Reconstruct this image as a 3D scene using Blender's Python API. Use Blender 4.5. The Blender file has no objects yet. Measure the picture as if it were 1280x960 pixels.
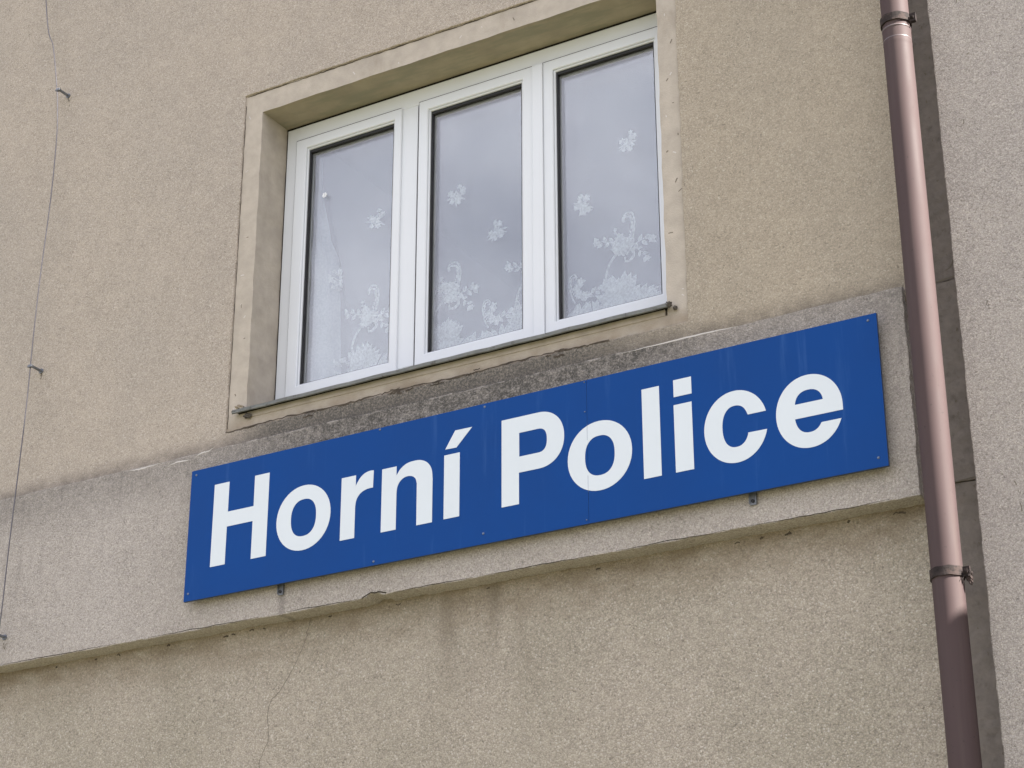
import bpy, bmesh, math, random
from mathutils import Matrix, Vector
random.seed(7)
scene = bpy.context.scene
C = scene.collection
R = math.radians
PI = math.pi

# ------------------------------------------------------------------ camera
ZC = 1.65                                   # eye height; all heights below are given above the eye
YAW, PITCH, ROLL, FPX = 30.352, 23.514, -0.1166, 2487.17
y_, t_, r_ = R(YAW), R(PITCH), R(ROLL)
fw = Vector((-math.sin(y_)*math.cos(t_), math.cos(y_)*math.cos(t_), math.sin(t_)))
rt = Vector((math.cos(y_), math.sin(y_), 0)); up = rt.cross(fw)
c_, s_ = math.cos(r_), math.sin(r_)
rx, ux = c_*rt + s_*up, -s_*rt + c_*up
cam = bpy.data.cameras.new('camera'); cam_o = bpy.data.objects.new('camera', cam); C.objects.link(cam_o)
m = Matrix((rx, ux, -fw)).transposed().to_4x4(); m.translation = Vector((0, -7, ZC)); cam_o.matrix_world = m
cam.sensor_fit = 'HORIZONTAL'; cam.sensor_width = 36; cam.lens = FPX/1280*36
cam.clip_start = 0.05; cam.clip_end = 2000
scene.camera = cam_o

# ------------------------------------------------------------------ sky, sun, exposure
SUN_EL, SUN_AZ = 42.0, 90.25                # azimuth measured from the wall's outward normal towards +X
scene.view_settings.view_transform = 'Standard'; scene.view_settings.look = 'None'
scene.view_settings.gamma = 1; scene.view_settings.use_curve_mapping = False
scene.view_settings.exposure = 2.4
W = bpy.data.worlds.new('World'); scene.world = W; W.use_nodes = True
nt = W.node_tree; nt.nodes.clear()
def nn(t, typ, **kw):
    n = t.nodes.new(typ)
    for k, v in kw.items(): setattr(n, k, v)
    return n
sky = nn(nt, 'ShaderNodeTexSky', sky_type='NISHITA'); sky.sun_disc = False
sky.sun_elevation = R(SUN_EL); sky.sun_rotation = R(180-SUN_AZ)
tc = nn(nt, 'ShaderNodeTexCoord'); mp = nn(nt, 'ShaderNodeMapping'); mp.inputs['Scale'].default_value = (1, 1, 2.2)
nt.links.new(tc.outputs['Generated'], mp.inputs[0])
nz = nn(nt, 'ShaderNodeTexNoise'); nz.inputs['Scale'].default_value = 3.2; nz.inputs['Detail'].default_value = 5; nz.inputs['Distortion'].default_value = .4
nt.links.new(mp.outputs[0], nz.inputs['Vector'])
cr = nn(nt, 'ShaderNodeValToRGB'); cr.color_ramp.elements[0].position = .38; cr.color_ramp.elements[1].position = .62
cr.color_ramp.elements[0].color = (.38, .38, .475, 1); cr.color_ramp.elements[1].color = (.90, .88, .97, 1)
nt.links.new(nz.outputs[0], cr.inputs[0])
vm = nn(nt, 'ShaderNodeVectorMath', operation='SCALE'); vm.inputs['Scale'].default_value = 9.0
nt.links.new(cr.outputs[0], vm.inputs[0])
mx = nn(nt, 'ShaderNodeMix', data_type='RGBA'); mx.inputs[0].default_value = .82
nt.links.new(sky.outputs[0], mx.inputs[6]); nt.links.new(vm.outputs[0], mx.inputs[7])
bg = nn(nt, 'ShaderNodeBackground'); bg.inputs[1].default_value = .056
nt.links.new(mx.outputs[2], bg.inputs[0]); wo = nn(nt, 'ShaderNodeOutputWorld'); nt.links.new(bg.outputs[0], wo.inputs[0])
sl = bpy.data.lights.new('sun', 'SUN'); sl.energy = 5.0; sl.angle = R(.6); sl.color = (1, .95, .88)
so = bpy.data.objects.new('sun', sl); C.objects.link(so)
sdir = Vector((math.cos(R(SUN_EL))*math.sin(R(SUN_AZ)), -math.cos(R(SUN_EL))*math.cos(R(SUN_AZ)), math.sin(R(SUN_EL))))
so.rotation_euler = sdir.to_track_quat('Z', 'Y').to_euler(); so.location = (10, 0, 20)

# ------------------------------------------------------------------ helpers
def tag(o, label=None, cat=None, group=None, kind=None):
    if label: o['label'] = label
    if cat: o['category'] = cat
    if group: o['group'] = group
    if kind: o['kind'] = kind
    return o
def empty(name, loc):
    o = bpy.data.objects.new(name, None); C.objects.link(o); o.location = loc; o.empty_display_size = .2
    return o
def worldpos(o):
    v = Vector((0, 0, 0))
    while o: v += o.location; o = o.parent
    return v
def link(name, me, mats, parent=None):
    """mesh coordinates are world coordinates; the object is shifted back so they stay so under a parent"""
    o = bpy.data.objects.new(name, me); C.objects.link(o)
    for mt in (mats if isinstance(mats, (list, tuple)) else [mats]): me.materials.append(mt)
    if parent: o.parent = parent; o.location = -worldpos(parent)
    return o
def finish(name, bm, mats, parent=None, smooth=False):
    me = bpy.data.meshes.new(name); bm.normal_update(); bm.to_mesh(me); bm.free()
    if smooth:
        for p in me.polygons: p.use_smooth = True
    return link(name, me, mats, parent)
def box(bm, x0, x1, y0, y1, z0, z1, bevel=0, mat=0):
    g = bmesh.ops.create_cube(bm, size=1)['verts']
    for v in g:
        v.co = Vector((x0+(x1-x0)*(v.co.x+.5), y0+(y1-y0)*(v.co.y+.5), z0+(z1-z0)*(v.co.z+.5)))
    fs = {f for v in g for f in v.link_faces}
    for f in fs: f.material_index = mat
    if bevel:
        es = list({e for v in g for e in v.link_edges})
        bmesh.ops.bevel(bm, geom=es, offset=bevel, segments=2, profile=.6, affect='EDGES')
def plate(name, loops, yf, thick, mats, parent=None, bevel=0, smooth=False):
    """flat shape of outlines (x,z) with front face at y=yf and the given thickness; bevel rounds its edges"""
    cu = bpy.data.curves.new(name, 'CURVE'); cu.dimensions = '2D'; cu.fill_mode = 'BOTH'
    cu.extrude = max(thick/2-bevel, 1e-5)
    if bevel: cu.bevel_depth = bevel; cu.bevel_resolution = 1; cu.offset = -bevel
    for lp in loops:
        sp = cu.splines.new('POLY'); sp.points.add(len(lp)-1); sp.use_cyclic_u = True
        for p, q in zip(sp.points, lp): p.co = (q[0], q[1], 0, 1)
    ob = bpy.data.objects.new('tmp', cu); C.objects.link(ob)
    bpy.context.view_layer.update()
    me = bpy.data.meshes.new_from_object(ob.evaluated_get(bpy.context.evaluated_depsgraph_get()))
    bpy.data.objects.remove(ob); bpy.data.curves.remove(cu)
    me.transform(Matrix(((1, 0, 0, 0), (0, 0, -1, yf+thick/2), (0, 1, 0, 0), (0, 0, 0, 1))))
    me.materials.clear(); me.name = name
    return link(name, me, mats, parent)
def tube(bm, pts, rad, n=10, cap=True):
    rads = rad if isinstance(rad, (list, tuple)) else [rad]*len(pts)
    rings = []
    for i, p in enumerate(pts):
        p = Vector(p); a = Vector(pts[max(i-1, 0)]); b = Vector(pts[min(i+1, len(pts)-1)])
        d = (b-a).normalized(); u = d.cross(Vector((0, 0, 1)) if abs(d.z) < .9 else Vector((0, 1, 0))).normalized(); v = d.cross(u)
        rings.append([bm.verts.new(p+(u*math.cos(2*PI*k/n)+v*math.sin(2*PI*k/n))*rads[i]) for k in range(n)])
    for a, b in zip(rings, rings[1:]):
        for k in range(n): bm.faces.new((a[k], a[(k+1) % n], b[(k+1) % n], b[k]))
    if cap: bm.faces.new(rings[0][::-1]); bm.faces.new(rings[-1])
def jitter_line(p, q, step, amp, rnd):
    """points from p (included) to q (excluded) wandering sideways"""
    p, q = Vector(p), Vector(q); L = (q-p).length; n = max(2, int(L/step)); d = (q-p)/L; s = Vector((-d.y, d.x))
    out, w = [], 0
    for i in range(n):
        w = w*.8 + rnd.uniform(-amp, amp)*.6
        e = 1 if 0 < i else 0
        out.append(tuple(p + d*L*(i+(rnd.uniform(-.3, .3) if i else 0))/n + s*e*(w+rnd.uniform(-amp, amp)*.5)))
    return out
def rough_loop(corners, flags, step=.018, amp=.0028, seed=1):
    rnd = random.Random(seed); out = []
    for i, c in enumerate(corners):
        d = corners[(i+1) % len(corners)]
        out += jitter_line(c, d, step, amp, rnd) if flags[i] else [c]
    return out
def catmull(pts, n=6):
    out = []
    for i in range(len(pts)-1):
        p0 = pts[max(i-1, 0)]; p1 = pts[i]; p2 = pts[i+1]; p3 = pts[min(i+2, len(pts)-1)]
        for k in range(n):
            t = k/n
            out.append(tuple(.5*((2*p1[j])+(-p0[j]+p2[j])*t+(2*p0[j]-5*p1[j]+4*p2[j]-p3[j])*t*t+(-p0[j]+3*p1[j]-3*p2[j]+p3[j])*t**3) for j in range(2)))
    out.append(tuple(pts[-1])); return out
def ribbon(bm, pts, wid, y, mat=0, dy=0.0006):
    """thin raised line on a wall face"""
    a = []
    for i, p in enumerate(pts):
        q0 = Vector(pts[max(i-1, 0)]); q1 = Vector(pts[min(i+1, len(pts)-1)]); d = (q1-q0).normalized(); s = Vector((-d.y, d.x))
        w = wid(i/(len(pts)-1)) if callable(wid) else wid
        l, r = Vector(p)+s*w/2, Vector(p)-s*w/2
        a.append([bm.verts.new((l.x, y, l.y)), bm.verts.new((p[0], y-dy, p[1])), bm.verts.new((r.x, y, r.y))])
    for u, v in zip(a, a[1:]):
        for k in (0, 1):
            f = bm.faces.new((u[k], u[k+1], v[k+1], v[k])); f.material_index = mat
    return a

def mark(name, pts, wid, y, mat, par, dy=.0006):
    b_ = bmesh.new(); ribbon(b_, pts, wid, y, 0, dy); return finish(name, b_, mat, par)

# ------------------------------------------------------------------ materials
def mat_new(name):
    mt = bpy.data.materials.new(name); mt.use_nodes = True; t = mt.node_tree
    return mt, t, t.nodes['Principled BSDF']
class NB:
    """small node builder"""
    def __init__(s, t): s.t = t
    def _in(s, sock, v):
        if hasattr(v, 'links'): s.t.links.new(v, sock)
        else: sock.default_value = v
    def math(s, op, a, b=0, c=None, clamp=False):
        n = nn(s.t, 'ShaderNodeMath', operation=op); n.use_clamp = clamp
        s._in(n.inputs[0], a); s._in(n.inputs[1], b)
        if c is not None: s._in(n.inputs[2], c)
        return n.outputs[0]
    def step(s, v, lo, hi):
        n = nn(s.t, 'ShaderNodeMapRange', interpolation_type='SMOOTHSTEP')
        s._in(n.inputs[0], v); n.inputs[1].default_value = lo; n.inputs[2].default_value = hi
        n.inputs[3].default_value = 0; n.inputs[4].default_value = 1
        return n.outputs[0]
    def mapr(s, v, lo, hi, a, b):
        n = nn(s.t, 'ShaderNodeMapRange'); s._in(n.inputs[0], v)
        for k, x in zip((1, 2, 3, 4), (lo, hi, a, b)): n.inputs[k].default_value = x
        return n.outputs[0]
    def obj(s):
        n = nn(s.t, 'ShaderNodeTexCoord'); return n.outputs['Object']
    def sep(s, v):
        n = nn(s.t, 'ShaderNodeSeparateXYZ'); s._in(n.inputs[0], v); return n.outputs
    def scale(s, v, sc):
        n = nn(s.t, 'ShaderNodeMapping'); s._in(n.inputs[0], v); n.inputs['Scale'].default_value = sc; return n.outputs[0]
    def noise(s, v, sc, det=3, rough=.55, dist=0):
        n = nn(s.t, 'ShaderNodeTexNoise'); s._in(n.inputs['Vector'], v); n.inputs['Scale'].default_value = sc
        n.inputs['Detail'].default_value = det; n.inputs['Roughness'].default_value = rough; n.inputs['Distortion'].default_value = dist
        return n.outputs[0]
    def vor(s, v, sc):
        n = nn(s.t, 'ShaderNodeTexVoronoi'); s._in(n.inputs['Vector'], v); n.inputs['Scale'].default_value = sc; return n.outputs
    def mix(s, f, a, b, bl='MIX'):
        n = nn(s.t, 'ShaderNodeMix', data_type='RGBA', blend_type=bl); s._in(n.inputs[0], f)
        for k, x in ((6, a), (7, b)):
            if isinstance(x, (tuple, list)) and len(x) == 3: x = (*x, 1)
            s._in(n.inputs[k], x)
        return n.outputs[2]
    def bump(s, h, st, dist):
        n = nn(s.t, 'ShaderNodeBump'); s._in(n.inputs['Height'], h); n.inputs['Strength'].default_value = st; n.inputs['Distance'].default_value = dist
        return n.outputs[0]

def roughcast(name, base, base2, stains=(), grain=92, bump=.75, contrast=.85):
    grain *= 1.8
    mt, t, p = mat_new(name); b = NB(t); v = b.obj(); x, y, z = b.sep(v)
    w = b.noise(v, 60, 2)
    vv = nn(t, 'ShaderNodeVectorMath', operation='ADD'); t.links.new(v, vv.inputs[0])
    wn = nn(t, 'ShaderNodeTexNoise'); t.links.new(v, wn.inputs['Vector']); wn.inputs['Scale'].default_value = 70; wn.inputs['Detail'].default_value = 1
    ws = nn(t, 'ShaderNodeVectorMath', operation='SCALE'); t.links.new(wn.outputs[1], ws.inputs[0]); ws.inputs['Scale'].default_value = .008
    t.links.new(ws.outputs[0], vv.inputs[1])
    vo = b.vor(vv.outputs[0], grain); dist, rnd = vo[0], vo[1]
    rs = b.sep(rnd)
    fine = b.noise(v, 270, 3, .75)
    mid = b.noise(v, 17, 4, .6)
    big = b.noise(b.scale(v, (1, 1, .7)), 1.3, 4, .6)
    col = b.mix(b.step(big, .35, .68), base, base2)
    # mortar between the pebbles is darkened to paint in crevice shade
    val = b.math('ADD', b.mapr(dist, .1, .75, 1+.10*contrast, 1-.22*contrast), b.mapr(rs[0], 0, 1, -.16*contrast, .16*contrast))
    val = b.math('MULTIPLY', val, b.mapr(mid, .3, .7, .95, 1.05))
    patch = b.noise(b.scale(v, (1, 1, 1.6)), 3.4, 5, .65, .6)
    val = b.math('ADD', 1, b.math('MULTIPLY', b.math('SUBTRACT', val, 1), b.mapr(patch, .3, .7, .85, 1.12)))
    val = b.math('MULTIPLY', val, b.mapr(patch, .3, .7, 1.012, .988))
    val = b.math('MULTIPLY', val, b.mapr(fine, .3, .7, 1-.14*contrast, 1+.14*contrast))
    cm = nn(t, 'ShaderNodeVectorMath', operation='SCALE'); t.links.new(col, cm.inputs[0]); t.links.new(val, cm.inputs['Scale'])
    col = cm.outputs[0]
    col = b.mix(b.math('MULTIPLY', b.step(rs[1], .93, .97), .45*contrast), col, (.66, .61, .54))
    col = b.mix(b.math('MULTIPLY', b.step(rs[2], .96, .985), .42*contrast), col, (.10, .085, .07))
    for st in stains: col = st(b, v, x, z, mid, big, col)
    t.links.new(col, p.inputs['Base Color'])
    p.inputs['Roughness'].default_value = .92; p.inputs['Specular IOR Level'].default_value = .2
    h = b.math('ADD', b.math('MULTIPLY', b.math('SUBTRACT', 1, dist), .75), b.math('MULTIPLY', fine, .45))
    h = b.math('ADD', h, b.math('MULTIPLY', mid, .35))
    t.links.new(b.bump(h, bump, .006), p.inputs['Normal'])
    return mt
def plain(name, col, rough=.5, spec=.5, metal=0, var=.06, sc=8, bump=0, bsc=120, grime=None, extra=None):
    mt, t, p = mat_new(name); b = NB(t); v = b.obj()
    n = b.noise(v, sc, 4, .6); f = b.mapr(n, .3, .7, 1-var, 1+var)
    cm = nn(t, 'ShaderNodeVectorMath', operation='SCALE'); cm.inputs[0].default_value = col; t.links.new(f, cm.inputs['Scale']); c = cm.outputs[0]
    if grime:
        g = b.step(b.noise(b.scale(v, grime[1]), grime[2], 5, .65), grime[3], grime[4])
        c = b.mix(b.math('MULTIPLY', g, grime[5]), c, grime[0])
    if extra: c = extra(b, v, c)
    t.links.new(c, p.inputs['Base Color'])
    p.inputs['Roughness'].default_value = rough; p.inputs['Specular IOR Level'].default_value = spec; p.inputs['Metallic'].default_value = metal
    rr = b.mapr(n, .3, .7, max(rough-.06, .02), min(rough+.08, 1)); t.links.new(rr, p.inputs['Roughness'])
    if bump: t.links.new(b.bump(b.noise(v, bsc, 4, .6), bump, .003), p.inputs['Normal'])
    return mt

ALGAE = (.085, .080, .072); BROWN = (.17, .125, .075)
def st_belt(b, v, x, z, mid, big, col):
    n1 = b.noise(b.scale(v, (2.2, 1, 5)), 2.4, 5, .65)
    top = b.step(z, ZC+3.22, ZC+3.54)
    # dark algae under the window, weaker to both sides
    mid_x = b.math('MULTIPLY', b.step(x, -5.9, -4.9), b.math('SUBTRACT', 1, b.step(x, -3.7, -2.9)))
    amt = b.math('ADD', .42, b.math('MULTIPLY', mid_x, .55))
    gr = b.math('ADD', b.mapr(b.noise(v, 95, 3, .75), .35, .65, .45, 1.3), b.mapr(b.noise(v, 30, 3, .6), .35, .65, -.25, .25))
    f = b.math('MULTIPLY', b.math('MULTIPLY', b.math('MULTIPLY', top, amt), b.mapr(n1, .3, .65, .7, 1.1)), gr, clamp=True)
    col = b.mix(f, col, ALGAE)
    n2 = b.noise(b.scale(v, (14, 1, 1.5)), 1.6, 4, .6)
    run = b.math('MULTIPLY', b.math('MULTIPLY', b.step(n2, .56, .72), b.step(z, ZC+2.7, ZC+3.5)), .35)
    col = b.mix(run, col, (.13, .12, .11))
    dx = b.math('SUBTRACT', 1, b.step(b.math('ABSOLUTE', b.math('ADD', x, b.math('ADD', 5.3185, b.math('MULTIPLY', b.math('SUBTRACT', mid, .5), .03)))), .006, .030))
    col = b.mix(b.math('MULTIPLY', b.math('MULTIPLY', dx, b.math('SUBTRACT', 1, b.step(z, ZC+2.74, ZC+2.76))), .38), col, (.10, .09, .085))
    # fresh light rim along the upper edge
    rim = b.math('MULTIPLY', b.step(z, ZC+3.543, ZC+3.556), b.step(b.noise(b.scale(v, (4, 1, 4)), 3, 3), .5, .6))
    return b.mix(b.math('MULTIPLY', rim, .5), col, (.5, .46, .42))
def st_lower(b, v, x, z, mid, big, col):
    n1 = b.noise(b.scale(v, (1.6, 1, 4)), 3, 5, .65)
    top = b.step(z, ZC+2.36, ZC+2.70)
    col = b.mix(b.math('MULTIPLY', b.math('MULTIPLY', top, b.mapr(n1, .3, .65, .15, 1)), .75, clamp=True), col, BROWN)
    n2 = b.noise(b.scale(v, (5, 1, .8)), 1.8, 3, .5)
    sx = b.math('MULTIPLY', b.step(x, -4.75, -4.45), b.math('SUBTRACT', 1, b.step(x, -4.2, -3.7)))
    sz = b.step(z, ZC+1.95, ZC+2.6)
    f = b.math('MULTIPLY', b.math('MULTIPLY', b.step(n2, .36, .78), b.math('ADD', .15, sx)), sz)
    return b.mix(b.math('MULTIPLY', f, .5, clamp=True), col, (.15, .125, .09))
def st_upper(b, v, x, z, mid, big, col):
    n1 = b.noise(b.scale(v, (3, 1, 4)), 3, 5, .65)
    low = b.math('SUBTRACT', 1, b.step(z, ZC+3.56, ZC+3.66))
    col = b.mix(b.math('MULTIPLY', b.math('MULTIPLY', low, b.mapr(n1, .3, .6, .2, 1)), .7, clamp=True), col, (.14, .12, .10))
    mx_ = b.math('MULTIPLY', b.step(x, -5.80, -5.4), b.math('SUBTRACT', 1, b.step(x, -3.9, -3.1)))
    lw = b.math('SUBTRACT', 1, b.step(z, ZC+3.63, ZC+3.68))
    gr = b.mapr(b.noise(v, 95, 3, .75), .35, .65, .5, 1.3)
    col = b.mix(b.math('MULTIPLY', b.math('MULTIPLY', b.math('MULTIPLY', lw, mx_), gr), .85, clamp=True), col, ALGAE)
    # the render turns more ochre to the right of the window
    return b.mix(b.math('MULTIPLY', b.step(x, -4.2, -3.0), .45), col, b.mix(1, col, (.79, .77, .64), 'MULTIPLY'))
def st_apron(b, v, col):
    x, y, z = b.sep(v); n = b.noise(b.scale(v, (1.5, 1, 2)), 3.2, 5, .65)
    low = b.math('SUBTRACT', 1, b.step(z, ZC+3.64, ZC+3.74))
    f = b.math('MULTIPLY', low, b.mapr(n, .35, .65, .05, .85), clamp=True)
    return b.mix(f, col, (.235, .185, .13))
M = {}
M['upper'] = roughcast('roughcast_upper', (.43, .375, .31), (.402, .354, .297), [st_upper], contrast=.78, bump=.55)
M['belt'] = roughcast('roughcast_belt', (.440, .400, .360), (.40, .362, .322), [st_belt], contrast=.95)
M['lower'] = roughcast('roughcast_lower', (.44, .39, .32), (.39, .35, .28), [st_lower], grain=80, contrast=1.0, bump=.95)
M['grey'] = roughcast('roughcast_grey', (.43, .39, .35), (.39, .355, .325), [], contrast=1.0)
M['surround'] = plain('surround_plaster', (.415, .37, .31), .95, .15, var=.12, sc=11, bump=.6, bsc=130,
                      grime=((.24, .20, .15), (1, 1, .5), 5, .55, .75, .35), extra=st_apron)
M['apron'] = plain('apron_mortar_and_shade', (.085, .07, .055), .95, .1, var=.35, sc=30, bump=1, bsc=80, grime=((.05, .042, .035), (1, 1, 1), 14, .45, .65, .8))
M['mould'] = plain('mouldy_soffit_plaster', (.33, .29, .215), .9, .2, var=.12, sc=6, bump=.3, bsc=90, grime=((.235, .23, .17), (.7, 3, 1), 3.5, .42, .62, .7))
M['strip'] = plain('cement_strip', (.215, .19, .168), .95, .1, var=.12, sc=30, bump=.9, bsc=60,
                   grime=((.075, .065, .058), (1, 1, .8), 26, .52, .72, .35))
M['pvc'] = plain('white_window_plastic', (.64, .665, .69), .34, .4, var=.012, sc=3)
M['gasket'] = plain('black_rubber_gasket', (.012, .012, .013), .55, .4)
M['seal'] = plain('grey_seal', (.018, .018, .018), .6, .3)
M['spacer'] = plain('grey_spacer', (.38, .38, .38), .35, .5, metal=.6)
M['zinc'] = plain('zinc_sill', (.30, .31, .295), .6, .3, metal=.1, var=.15, sc=25, grime=((.10, .09, .075), (1, 1, 1), 22, .55, .7, .7))
M['blue'] = plain('blue_enamel', (.0045, .050, .215), .55, .10, var=.05, sc=2.2, grime=((.05, .13, .33), (9, 1, .7), 1.6, .56, .80, .4))
M['white'] = plain('white_vinyl', (.62, .67, .70), .45, .3, var=.015, sc=3)
M['dark_edge'] = plain('sign_edge', (.02, .035, .07), .5, .4)
M['screw'] = plain('galvanised_steel', (.16, .19, .26), .5, .4, metal=.4, var=.15, sc=60)
M['steel'] = plain('bracket_steel', (.17, .18, .20), .5, .5, metal=.5, var=.2, sc=50)
def st_pipe(b, v, col):
    sp = b.step(b.noise(v, 55, 3, .6), .66, .72)
    col = b.mix(b.math('MULTIPLY', sp, .45), col, (.035, .03, .028))
    run = b.step(b.noise(b.scale(v, (18, 18, .7)), 1.5, 3, .6), .5, .75)
    return b.mix(b.math('MULTIPLY', run, .28), col, (.10, .078, .07))
M['pipe'] = plain('downpipe_paint', (.070, .0485, .048), .65, .15, extra=st_pipe, var=.06, sc=5, grime=((.055, .036, .038), (6, 6, .8), 3, .55, .75, .3))
M['clamp'] = plain('rusty_clamp', (.030, .024, .023), .85, .15, metal=0, var=.4, sc=40, bump=.6, bsc=90, grime=((.07, .05, .045), (1, 1, 1), 30, .5, .62, .6))
M['lip'] = plain('pipe_lip', (.10, .078, .078), .4, .5)
M['wire'] = plain('weathered_wire', (.13, .125, .135), .5, .5, metal=.5, var=.1)
M['crack'] = plain('crack_dark', (.17, .15, .12), 1, 0)
M['crack_deep'] = plain('crack_deep', (.045, .038, .03), 1, 0)
M['limewash'] = plain('lime_run', (.55, .52, .49), .9, .1)
M['mortar'] = plain('dark_mortar', (.10, .09, .08), .95, .1, var=.5, sc=60, bump=1, bsc=90)
M['mortar_light'] = plain('light_mortar', (.34, .29, .23), .95, .1, var=.3, sc=60, bump=1, bsc=90)
M['room'] = plain('room_paint', (.16, .15, .15), .9, .1)
M['black'] = plain('dark_joint_and_shade', (.02, .018, .015), .95, .1)
M['ground'] = roughcast('station_gravel', (.125, .115, .075), (.085, .09, .05), [], grain=30, bump=.4)
M['sticker'] = plain('white_sticker', (.85, .86, .88), .4, .3)
M['coping'] = plain('coping_metal', (.2, .16, .15), .5, .4)
def curtain_mat(name, alpha, col, weave):
    mt, t, p = mat_new(name); b = NB(t); v = b.obj()
    t.nodes.remove(p); out = t.nodes['Material Output']
    d = nn(t, 'ShaderNodeBsdfDiffuse'); d.inputs[0].default_value = (*col, 1)
    tr = nn(t, 'ShaderNodeBsdfTranslucent'); tr.inputs[0].default_value = (*col, 1)
    m1 = nn(t, 'ShaderNodeMixShader'); m1.inputs[0].default_value = .25; t.links.new(d.outputs[0], m1.inputs[1]); t.links.new(tr.outputs[0], m1.inputs[2])
    tp = nn(t, 'ShaderNodeBsdfTransparent')
    m2 = nn(t, 'ShaderNodeMixShader'); t.links.new(tp.outputs[0], m2.inputs[1]); t.links.new(m1.outputs[0], m2.inputs[2])
    n = b.noise(v, 90, 3, .6)
    t.links.new(b.mapr(n, .35, .65, alpha-weave, min(alpha+weave, 1)), m2.inputs[0])
    t.links.new(m2.outputs[0], out.inputs[0]); return mt
M['thin'] = curtain_mat('thin_voile', .20, (.78, .80, .88), .0)
M['sheer'] = curtain_mat('sheer_voile', .22, (.78, .80, .88), .0)
M['lace'] = curtain_mat('lace_thread', .48, (.95, .97, 1.0), .10)
M['gather'] = curtain_mat('gathered_voile', .34, (.84, .87, .93), .03)
M['lace_fill'] = curtain_mat('lace_fill', .38, (.95, .97, 1.0), .12)
def glass_mat():
    mt, t, p = mat_new('window_glass'); b = NB(t); t.nodes.remove(p); out = t.nodes['Material Output']
    g = nn(t, 'ShaderNodeNewGeometry'); dp = nn(t, 'ShaderNodeVectorMath', operation='DOT_PRODUCT')
    t.links.new(g.outputs['Incoming'], dp.inputs[0]); t.links.new(g.outputs['Normal'], dp.inputs[1])
    c = b.math('ABSOLUTE', dp.outputs['Value']); k = b.math('POWER', b.math('SUBTRACT', 1, c), 5)
    f = b.math('ADD', .080, b.math('MULTIPLY', k, .95))
    tp = nn(t, 'ShaderNodeBsdfTransparent'); tp.inputs[0].default_value = (.97, .985, .98, 1)
    gl = nn(t, 'ShaderNodeBsdfGlossy'); gl.inputs['Roughness'].default_value = 0; gl.inputs[0].default_value = (.98, .98, 1, 1)
    m1 = nn(t, 'ShaderNodeMixShader'); t.links.new(f, m1.inputs[0]); t.links.new(tp.outputs[0], m1.inputs[1]); t.links.new(gl.outputs[0], m1.inputs[2])
    t.links.new(m1.outputs[0], out.inputs[0]); return mt
M['glass'] = glass_mat()

# ------------------------------------------------------------------ ground
bm = bmesh.new()
vs = [bm.verts.new(q) for q in ((-500, -500, 0), (500, -500, 0), (500, 500, 0), (-500, 500, 0))]; bm.faces.new(vs)
tag(finish('ground', bm, M['ground']), kind='structure')

# ------------------------------------------------------------------ station building
B = empty('station_building', (-8, 1.5, 0))
tag(B, 'beige roughcast station building with projecting belt course and one white three-part window', 'building')
XR = -2.278                                  # right-hand edge of the render
ZT, ZB = ZC+3.555, ZC+2.659                  # belt course top / bottom
SX0, SX1, SZ0, SZ1 = -5.732, -3.243, ZC+3.645, ZC+5.548      # window surround, outer
RX0, RX1, RZ1 = -5.619, -3.343, ZC+5.423                    # reveal, inner
# upper wall with an opening for the surround
outer = rough_loop([(-16, ZT-.05), (XR+.04, ZT-.05), (XR+.04, 10), (-16, 10)], [0, 1, 0, 0], seed=3, amp=.004)
inner = rough_loop([(SX0, SZ0), (SX1, SZ0), (SX1, SZ1), (SX0, SZ1)], [1, 1, 1, 1], seed=4, amp=.0024, step=.014)
plate('upper_wall', [outer, inner], .03, .12, M['upper'], B, bevel=.004)
# belt course: lower edge worn, with one broken corner
rnd = random.Random(11)
low = jitter_line((-16, ZB), (-4.862, ZB-.002), .02, .0028, rnd) + [(-4.852, ZB+.002), (-4.846, ZB+.011), (-4.828, ZB+.018), (-4.806, ZB+.013), (-4.790, ZB+.016), (-4.768, ZB+.002)] + jitter_line((-4.765, ZB), (XR, ZB), .02, .0032, rnd)
right = jitter_line((XR, ZB), (XR, ZT), .018, .0035, rnd)
top = jitter_line((XR, ZT), (-16, ZT), .03, .003, rnd)
plate('belt_course', [low+right+top], 0, .20, M['belt'], B, bevel=.0022)
# lower wall
plate('lower_wall', [rough_loop([(-16, 0), (XR+.05, 0), (XR+.05, ZB+.03), (-16, ZB+.03)], [0, 1, 0, 0], seed=6, amp=.004)], .105, .10, M['lower'], B, bevel=.004)
# structural core behind the render (with a hole for the room)
bm = bmesh.new()
for a in ((-16, -5.75, .16, 3.9, 0, 10), (-3.20, -2.31, .16, 3.9, 0, 10), (-5.75, -3.20, .21, 3.9, 0, ZC+3.55), (-5.75, -3.20, .34, 3.9, ZC+5.62, 10)): box(bm, *a)
finish('inner_wall', bm, M['room'], B)
# window surround: smooth plaster face, four reveals
def ring(z0): return None
bm = bmesh.new()
yf, yb = .040, .30
AP = ZC+3.50                                  # apron runs down to the belt
def quad(*p): bm.faces.new([bm.verts.new(q) for q in p])
xo0, xo1, zo1 = SX0-.02, SX1+.02, SZ1+.02
N = 40
def wob(i, s, a=.0016): return a*math.sin(i*.9+s)+a*.6*math.sin(i*2.3+s*2)
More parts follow.
